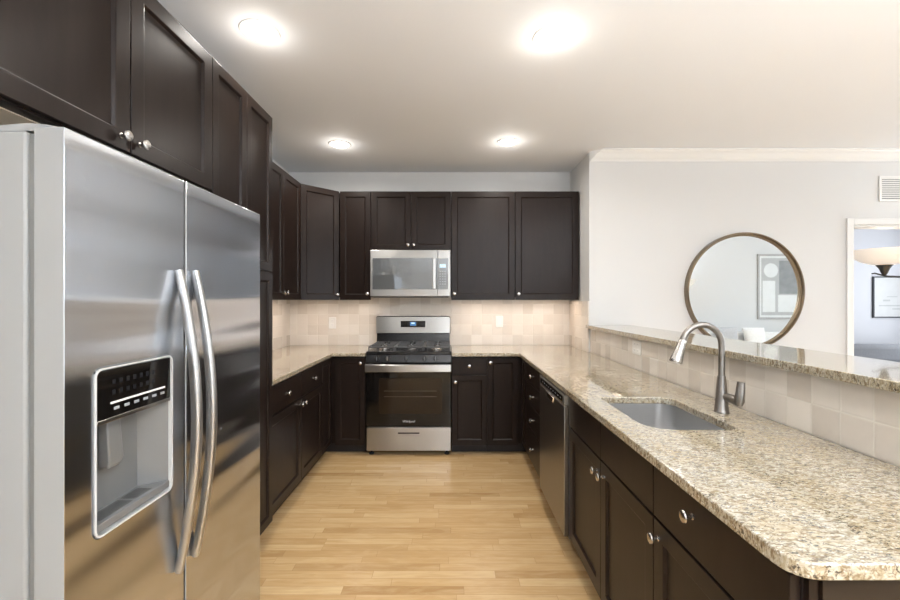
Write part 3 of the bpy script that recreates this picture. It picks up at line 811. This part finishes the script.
obj('pull_lip', MB().box(RC - .095, RC + .095, RF - .032, RF - .0262, .190, .196), M['steel'], dr, bevel=.001)
for x in (RX0 + .04, RX1 - .04):
    for y in (RF + .03, 4.25):
        obj('foot', MB().lathe([(.022, 0), (.022, .012), (.010, .014), (.010, .037)], (x, y, .0005)), M['blackplastic'], t, smooth=35)

# ================================================================== MICROWAVE
MX0, MX1 = -.757, .004
MF = 3.930
MZ0, MZ1 = 1.418, 1.858
t = thing('microwave_oven', 'stainless over-the-range microwave with dark window', 'microwave', ((MX0 + MX1) / 2, 4.1, MZ0))
XZ = lambda y: Matrix(((1, 0, 0, 0), (0, 0, 1, y), (0, 1, 0, 0), (0, 0, 0, 1)))
obj('body', MB().box(MX0 + .002, MX1 - .002, MF + .031, 4.318, MZ0, MZ1 - .002), M['steel_dark'], t, bevel=.002)
obj('vent_underside', MB().box(MX0 + .02, MX1 - .02, MF + .05, 4.29, MZ0 - .012, MZ0 - .0005), M['gasket'], t, bevel=.002)
DS = -.118
dm = obj('door', MB().slab(rrect(MX0, DS - .001, MZ0, MZ1, .004), 0, .030).xf(XZ(MF)), M['steel_range'], t, bevel=.003)
obj('window', MB().slab(rrect(MX0 + .022, DS - .002, 1.484, 1.780, .006), 0, .0016).xf(XZ(MF - .0017)), M['mwglass'], dm, label='dark reflective window')
obj('inner_window', MB().slab(rrect(MX0 + .055, -.215, 1.512, 1.752, .01), 0, .0006).xf(XZ(MF - .0024)), M['mwglass'], dm)
hm = MB().slab(rrect(-.168, -.133, MF - .045, MF - .030, .006), 1.488, 1.776)
hm.box(-.162, -.139, MF - .031, MF - .0018, 1.510, 1.530).box(-.162, -.139, MF - .031, MF - .0018, 1.735, 1.755)
obj('handle', hm, M['steel'], dm, bevel=.003, label='vertical steel bar handle')
pm = obj('control_panel', MB().slab(rrect(DS + .001, MX1, MZ0, MZ1, .004), 0, .030).xf(XZ(MF)), M['steel_range'], t, bevel=.003)
obj('key_panel', MB().slab(rrect(DS + .002, MX1 - .022, 1.484, 1.780, .006), 0, .0016).xf(XZ(MF - .0017)), M['mwglass'], pm)
obj('display', MB().box(-.098, -.040, MF - .0030, MF - .0018, 1.690, 1.722), M['white_display'], pm)
mk = MB()
for i in range(3):
    for j in range(6): mk.box(-.098 + i * .023, -.098 + i * .023 + .011, MF - .0028, MF - .0018, 1.530 + j * .024, 1.538 + j * .024)
obj('key_marks', mk, M['keys'], pm)

# ================================================================== DISHWASHER
t = thing('dishwasher', 'dark stainless dishwasher under the right countertop beside the four-drawer stack', 'dishwasher', (.95, 2.52, 0))
DY0, DY1 = 2.222, 2.830
obj('body', MB().box(.640, 1.24, DY0, DY1, .10, .872), M['gasket'], t)
obj('toe_kick', MB().box(.700, 1.24, DY0, DY1, .002, .10), M['blackplastic'], t)
dd = obj('door', MB().box(.612, .638, DY0 + .002, DY1 - .002, .112, .812), M['steel_dark'], t, bevel=.004, seg=3)
cpn = obj('control_strip', MB().box(.612, .638, DY0 + .002, DY1 - .002, .816, .872), M['steel'], t, bevel=.003)
obj('button_panel', MB().box(.6104, .612, DY0 + .03, DY1 - .03, .828, .862), M['blackglass'], cpn)
mk = MB()
for k in range(9): mk.box(.6098, .6104, DY0 + .06 + k * .055, DY0 + .078 + k * .055, .842, .847)
obj('button_marks', mk, M['keys'], cpn)
hp = MB().loft([[(.6118, 2.430, .812), (.6118, 2.610, .812), (.6118, 2.585, .772), (.6118, 2.455, .772)], [(.604, 2.436, .809), (.604, 2.604, .809), (.607, 2.583, .775), (.607, 2.457, .775)]])
obj('pocket_handle', hp, M['chrome'], dd, bevel=.001, label='bright steel pocket handle')
obj('emblem', MB().lathe([(.009, 0), (.009, .0008), (0, .0008)], (.6118, 2.55, .235), (-1, 0, 0), 16), M['keys'], dd)

# ================================================================== OUTLETS
def outlet(label, p, axis, w=.075, h=.118, gangs=1, sw=False):
    t = thing('wall_outlet', label, 'outlet', p)
    x, y, z = p
    def bx(u0, u1, w0, w1, d0, d1):
        if axis == 'y': return MB().box(x + u0, x + u1, y - d1, y - d0, z + w0, z + w1)
        return MB().box(x - d1, x - d0, y + u0, y + u1, z + w0, z + w1)
    obj('cover_plate', bx(-w / 2, w / 2, -h / 2, h / 2, 0, .005), M['white'], t, bevel=.002)
    for g in range(gangs):
        c0 = (g - (gangs - 1) / 2) * .046
        if sw: obj('rocker', bx(c0 - .016, c0 + .016, -.033, .033, .005, .008), M['whitegloss'], t, bevel=.001)
        else:
            for s in (-1, 1):
                sk_ = obj('socket', bx(c0 - .014, c0 + .014, s * .021 - .013, s * .021 + .013, .005, .0065), M['whitegloss'], t, bevel=.001)
                for q in (-.006, .006): obj('slot', bx(c0 + q - .001, c0 + q + .001, s * .021 - .004, s * .021 + .006, .0065, .0068), M['gasket'], sk_)
outlet('white wall outlet on the tiled back wall left of the range', (-1.225, 4.3205, 1.144), 'y')
outlet('white switch plate on the tiled back wall right of the range', (.515, 4.3205, 1.158), 'y', sw=True)
outlet('white double outlet on the tiled low wall beyond the faucet', (1.2635, 2.80, 1.062), 'x', .125, .095, 2)

# ================================================================== UNDER-CABINET LIGHTS
def under(label, x0, x1, y, rz=0, cy=None):
    if cy is None: loc = ((x0 + x1) / 2, y, UZ0 + .009)
    else: loc = (y, cy, UZ0 + .009)
    ln = x1 - x0
    t = thing('under_cabinet_light', label, 'light', loc)
    def bx(a, b_, c0, c1, d0, d1): return MB().box(a, b_, c0, c1, d0, d1)
    obj('housing', bx(-ln / 2, ln / 2, -.025, .025, .004, .0195), M['white'], t, rz=rz, bevel=.002, absolute=False)
    obj('lens', bx(-ln / 2 + .01, ln / 2 - .01, -.018, .018, .0, .0035), M['under_on'], t, rz=rz, absolute=False)
    ar = area('under_cabinet_glow', (loc[0], loc[1], loc[2] - .004), (0, 0, rz), ln - .04, .03, UNDER_POWER * ln / .5, (1.0, .80, .66))
under('slim light strip under the narrow upper cabinet left of the microwave', -1.04, -.80, 4.09)
under('slim light strip under the wide cabinet right of the microwave', .06, .58, 4.09)
under('slim light strip under the rightmost upper cabinet', .68, 1.20, 4.09)
under('slim light strip under the two-door left wall upper cabinet', -.32, .32, -1.47, PI / 2, 3.34)
under('slim light strip under the half hidden left wall upper cabinet', -.24, .24, -1.47, PI / 2, 2.68)
under('slim light strip under the angled corner cabinet', -.16, .16, -1.42, PI / 4, 4.02)

# ================================================================== CEILING LIGHTS
names = ['recessed ceiling light above the tall pantry', 'recessed ceiling light at the right, nearer the camera', 'recessed ceiling light in front of the left corner cabinets',
         'recessed ceiling light in front of the rightmost upper cabinets']
for (x, y), nme in zip(cans, names):
    t = thing('recessed_ceiling_light', nme, 'ceiling light', (x, y, CEIL), 'recessed lights in the kitchen ceiling')
    tr = MB().lathe([(.094, 0), (.092, -.005), (.076, -.006), (.071, .004), (.066, .045), (.068, .090), (.0735, .090), (.0735, .0)], (x, y, CEIL), (0, 0, 1), 32, cap=False)
    obj('trim_ring', tr, M['whitegloss'], t, smooth=40)
    obj('bulb', MB().lathe([(.069, .030), (.068, .000), (.062, -.012), (.040, -.020), (.0, -.023)], (x, y, CEIL), (0, 0, 1), 28), M['lamp_on'], t, smooth=40)
    g = bpy.data.lights.new('can_glow', 'POINT'); g.shadow_soft_size = .04; g.energy = CAN_GLOW; g.color = CAN_COLOR
    go = bpy.data.objects.new('can_glow', g); COL.objects.link(go); go.location = (x, y, CEIL - .085)
    d = bpy.data.lights.new('can_light', 'AREA'); d.shape = 'DISK'; d.size = .11; d.energy = CAN_POWER; d.color = CAN_COLOR; d.spread = math.radians(170)
    o = bpy.data.objects.new('can_light', d); COL.objects.link(o); o.location = (x, y, CEIL - .026)

# ================================================================== MIRROR, VENT, FAR ROOM, LIVING ROOM
MCX, MCZ, MR = 2.635, 1.462, .524
t = thing('round_mirror', 'large round wall mirror with a thin bronze frame', 'mirror', (MCX, YS - .001, MCZ))
obj('frame', MB().lathe([(MR - .030, 0), (MR, 0), (MR, .052), (MR - .004, .056), (MR - .012, .056), (MR - .014, .030), (MR - .030, .026), (MR - .030, 0)], (MCX, YS - .001, MCZ), (0, -1, 0), 96, cap=False), M['bronze'], t, smooth=30)
obj('glass', MB().lathe([(MR - .029, .004), (MR - .029, .020)], (MCX, YS - .001, MCZ), (0, -1, 0), 96), M['mirror'], t)

t = thing('wall_vent', 'white wall register high above the doorway', 'vent', (3.98, YS - .002, 2.385))
b = MB()
x0, x1, z0, z1 = 3.865, 4.135, 2.270, 2.500
b.box(x0, x1, YS - .010, YS - .001, z0, z0 + .022).box(x0, x1, YS - .010, YS - .001, z1 - .022, z1).box(x0, x0 + .022, YS - .010, YS - .001, z0 + .022, z1 - .022).box(x1 - .022, x1, YS - .010, YS - .001, z0 + .022, z1 - .022)
obj('frame', b, M['trim'], t, bevel=.002)
obj('duct', MB().box(x0 + .022, x1 - .022, YS - .0025, YS - .001, z0 + .022, z1 - .022), M['gasket'], t)
b = MB()
for k in range(11):
    z = z0 + .030 + k * .017
    b.loft([[(x, YS - .009, z), (x, YS - .008, z - .001), (x, YS - .003, z + .011), (x, YS - .004, z + .012)] for x in (x0 + .022, x1 - .022)])
obj('louvers', b, M['trim'], t)

# far room: picture, sofa, chandelier
PY = 6.5
def pxx(px, Y): return (px - 450) * Y / F_PX
def pzz(py, Y): return 1.383 - (py - 300) * Y / F_PX
def picture(label, x0, x1, z0, z1, y, sgn, fw, fm, shapes, name='framed_picture'):
    """hangs on a wall at y; sgn -1: faces -Y, +1: faces +Y"""
    t = thing(name, label, 'picture', ((x0 + x1) / 2, y, (z0 + z1) / 2))
    def bx(a, b_, c0, c1, d0, d1, mb=None):
        ya, yb = sorted((y + sgn * d0, y + sgn * d1)); return (mb or MB()).box(a, b_, ya, yb, c0, c1)
    f = bx(x0, x1, z0, z0 + fw, .001, .025); bx(x0, x1, z1 - fw, z1, .001, .025, f); bx(x0, x0 + fw, z0 + fw, z1 - fw, .001, .025, f); bx(x1 - fw, x1, z0 + fw, z1 - fw, .001, .025, f)
    obj('frame', f, fm, t, bevel=.002)
    pr = obj('print', bx(x0 + fw, x1 - fw, z0 + fw, z1 - fw, .002, .012), M['paper'], t)
    for k, (kind, a, b_, c0, c1, mm) in enumerate(shapes):
        d = .0124 + .0002 * k
        ax, bx_, cz, dz = x0 + (x1 - x0) * a, x0 + (x1 - x0) * b_, z0 + (z1 - z0) * c0, z0 + (z1 - z0) * c1
        if kind == 'r': obj('art_patch', bx(ax, bx_, cz, dz, .012, d), M[mm], pr)
        else: obj('art_disc', MB().lathe([((dz - cz) / 2, 0), ((dz - cz) / 2, d - .012)], ((ax + bx_) / 2, y + sgn * .012, (cz + dz) / 2), (0, sgn, 0), 32), M[mm], pr)
picture('thin dark framed line drawing on the far room wall', pxx(872, PY), pxx(872, PY) + .80, pzz(317.8, PY), pzz(276.5, PY), PY, -1, .018, M['frameblack'],
        [('r', .12, .55, .28, .31, 'artpale'), ('r', .20, .34, .40, .44, 'artpale'), ('r', .38, .62, .20, .23, 'artpale'), ('r', .28, .48, .50, .52, 'artpale')])

def cushion(x0, x1, y0, y1, z0, z1, r=.05):
    return MB().box(x0, x1, y0, y1, z0, z1), r
def sofa(label, x0, x1, ywall, sgn, mat, hseat=.44, hback=.86, nc=3, name='sofa', pil=()):
    """back against ywall, facing sgn*Y"""
    t = thing(name, label, 'sofa', ((x0 + x1) / 2, ywall + sgn * .5, 0))
    def bx(a, b_, d0, d1, z0, z1):
        ya, yb = sorted((ywall + sgn * d0, ywall + sgn * d1)); return MB().box(a, b_, ya, yb, z0, z1)
    obj('base', bx(x0, x1, .10, .95, .08, .26), mat, t, bevel=.03, seg=3)
    obj('backrest', bx(x0, x1, .10, .34, .261, hback - .04), mat, t, bevel=.06, seg=4)
    for a in (x0, x1 - .20): obj('arm', bx(a, a + .20, .345, .95, .261, .62), mat, t, bevel=.05, seg=4)
    w = (x1 - x0 - .40) / nc
    for k in range(nc):
        a = x0 + .20 + k * w
        obj('seat_cushion', bx(a + .004, a + w - .004, .36, .97, .262, hseat), mat, t, bevel=.045, seg=4)
        obj('back_cushion', bx(a + .004, a + w - .004, .345, .52, hseat + .002, hback), mat, t, bevel=.06, seg=4)
    for a in (x0 + .08, x1 - .08):
        for d in (.18, .88):
            ya = ywall + sgn * d; obj('foot', MB().lathe([(.02, .0), (.028, .082)], (a, ya, 0.0)), M['pole'], t, smooth=40)
    return t
sofa('grey sofa seen through the doorway below the drawing', 5.0, 7.1, 6.30, -1, M['chair'], .50, .76, 1)
# chandelier in the far room (only its nearest arm and bowl show)
CHY = 4.15
bx_ = pxx(884.5, CHY); hubx = bx_ + .44
t = thing('chandelier', 'hanging light with upturned frosted glass bowls through the doorway', 'lamp', (hubx, CHY, CEIL))
obj('canopy', MB().lathe([(.065, 0), (.060, -.02), (.015, -.035)], (hubx, CHY, CEIL - .0005)), M['pole'], t, smooth=40)
obj('stem', MB().tube([(hubx, CHY, CEIL - .03), (hubx, CHY, 2.0), (hubx, CHY, 1.60)], .011), M['pole'], t, smooth=40)
obj('finial', MB().lathe([(.010, .0), (.030, -.02), (.034, -.04), (.012, -.065), (.0, -.07)], (hubx, CHY, 1.615)), M['pole'], t, smooth=40)
zb = pzz(275, CHY)
for k in range(2):
    a = PI + k * PI
    dx, dy = math.cos(a), math.sin(a)
    P = lambda r, z: (hubx + dx * r, CHY + dy * r, z)
    obj('arm', MB().tube([P(.01, 1.70), P(.10, zb - .03), P(.25, zb - .020), P(.40, zb - .014), P(.47, zb + .0), P(.54, zb + .018), P(.565, zb + .012)], [.010, .010, .010, .009, .008, .007, .006]), M['pole'], t, smooth=40)
    hold = P(.44, zb)
    cp_ = obj('bowl_holder', MB().lathe([(.014, 0), (.026, .02), (.040, .060), (.066, .100), (.062, .102)], hold), M['pole'], t, smooth=40)
    bw = MB().lathe([(.045, .096), (.10, .108), (.175, .138), (.235, .185), (.262, .222), (.275, .250), (.268, .251), (.252, .220), (.22, .186), (.15, .142), (.04, .108)], hold, (0, 0, 1), 40, cap=False)
    obj('glass_bowl', bw, M['shade'], t, smooth=60)
    pd = bpy.data.lights.new('bowl_bulb', 'POINT'); pd.energy = 2; pd.color = (1, .87, .70); pd.shadow_soft_size = .05
    po = bpy.data.objects.new('bowl_bulb', pd); COL.objects.link(po); po.location = (hold[0], hold[1], hold[2] + .22)

# living room behind the bar, seen in the round mirror
LY = -.6
VY = 2 * YS - LY      # virtual distance of the wall in the mirror
picture('large framed abstract print with a circle and blocks, reflected in the round mirror', pxx(755.5, VY), pxx(812, VY), pzz(319, VY), pzz(254.5, VY), LY, 1, .035, M['framegrey'],
        [('r', .065, .935, .06, .94, 'artmid'), ('c', .11, .36, .64, .86, 'paper'), ('r', .09, .31, .11, .59, 'paper'), ('r', .38, .70, .39, .90, 'artgrey'), ('r', .36, .69, .11, .37, 'paper')])
vx = lambda px, d: (px - 450) * (2 * YS - LY - d) / F_PX
sofa('white sofa against the living room wall, glimpsed in the round mirror', 4.35, 6.35, LY, 1, M['sofawhite'], .46, .80, 3)
def pillow(label, x, y, z, w, mat, tilt):
    b = MB(); n = 10
    rings = []
    for j in range(-n, n + 1):
        v = j / n; k = (1 - abs(v) ** 3.0) ** .6 if abs(v) < 1 else 0.0
        hw_ = w / 2 * (.90 + .10 * (abs(v) ** 2))
        rings.append([(hw_ * math.copysign(abs(math.cos(a)) ** .5, math.cos(a)), .075 * max(k, .04) * math.sin(a), v * w / 2) for a in [2 * PI * q / 24 for q in range(24)]])
    b.loft(rings)
    b.xf(Matrix.Translation((x, y, z)) @ Matrix.Rotation(tilt, 4, 'X'))
    return tag(obj('throw_pillow', b, mat, smooth=60), label, 'pillow')
pillow('grey throw pillow on the white sofa in the mirror', 4.95, LY + .62, .690, .42, M['pillow'], .2)
pillow('white throw pillow on the middle of the white sofa in the mirror', 5.45, LY + .62, .690, .40, M['sofawhite'], .2)
# torchiere lamps
def torchiere(label, tx, ty, power):
    t = thing('floor_lamp', label, 'lamp', (tx, ty, 0))
    obj('base', MB().lathe([(.14, 0), (.14, .012), (.05, .03), (.014, .04)], (tx, ty, .001)), M['pole'], t, smooth=40)
    obj('pole', MB().lathe([(.012, .04), (.012, 1.60)], (tx, ty, 0), seg=14), M['pole'], t, smooth=40)
    obj('lamp_shade', MB().lathe([(.03, 1.60), (.09, 1.62), (.17, 1.69), (.21, 1.76), (.205, 1.76), (.16, 1.70), (.08, 1.635), (.02, 1.62)], (tx, ty, 0), seg=36), M['shade_plain'], t, smooth=60)
    pd = bpy.data.lights.new('lamp_bulb', 'AREA'); pd.shape = 'DISK'; pd.size = .14; pd.energy = power; pd.color = (.90, .95, 1)
    po = bpy.data.objects.new('lamp_bulb', pd); COL.objects.link(po); po.location = (tx, ty, 1.72); po.rotation_euler = (PI, 0, 0)
torchiere('tall floor lamp with white bowl shade, edge seen in the round mirror', vx(684, .45), LY + .40, 4)
torchiere('tall floor lamp lighting the living room ceiling by the right wall', 5.6, 2.6, 25)
torchiere('added unseen floor lamp brightening the ceiling, behind the camera in the middle of the room', .9, -1.2, 165)  # lamp added out of view to bounce light off the ceiling
torchiere('added unseen floor lamp brightening the ceiling, behind the camera on the bar side', 2.5, -.7, 120)  # another added lamp, never in view, for more ceiling bounce
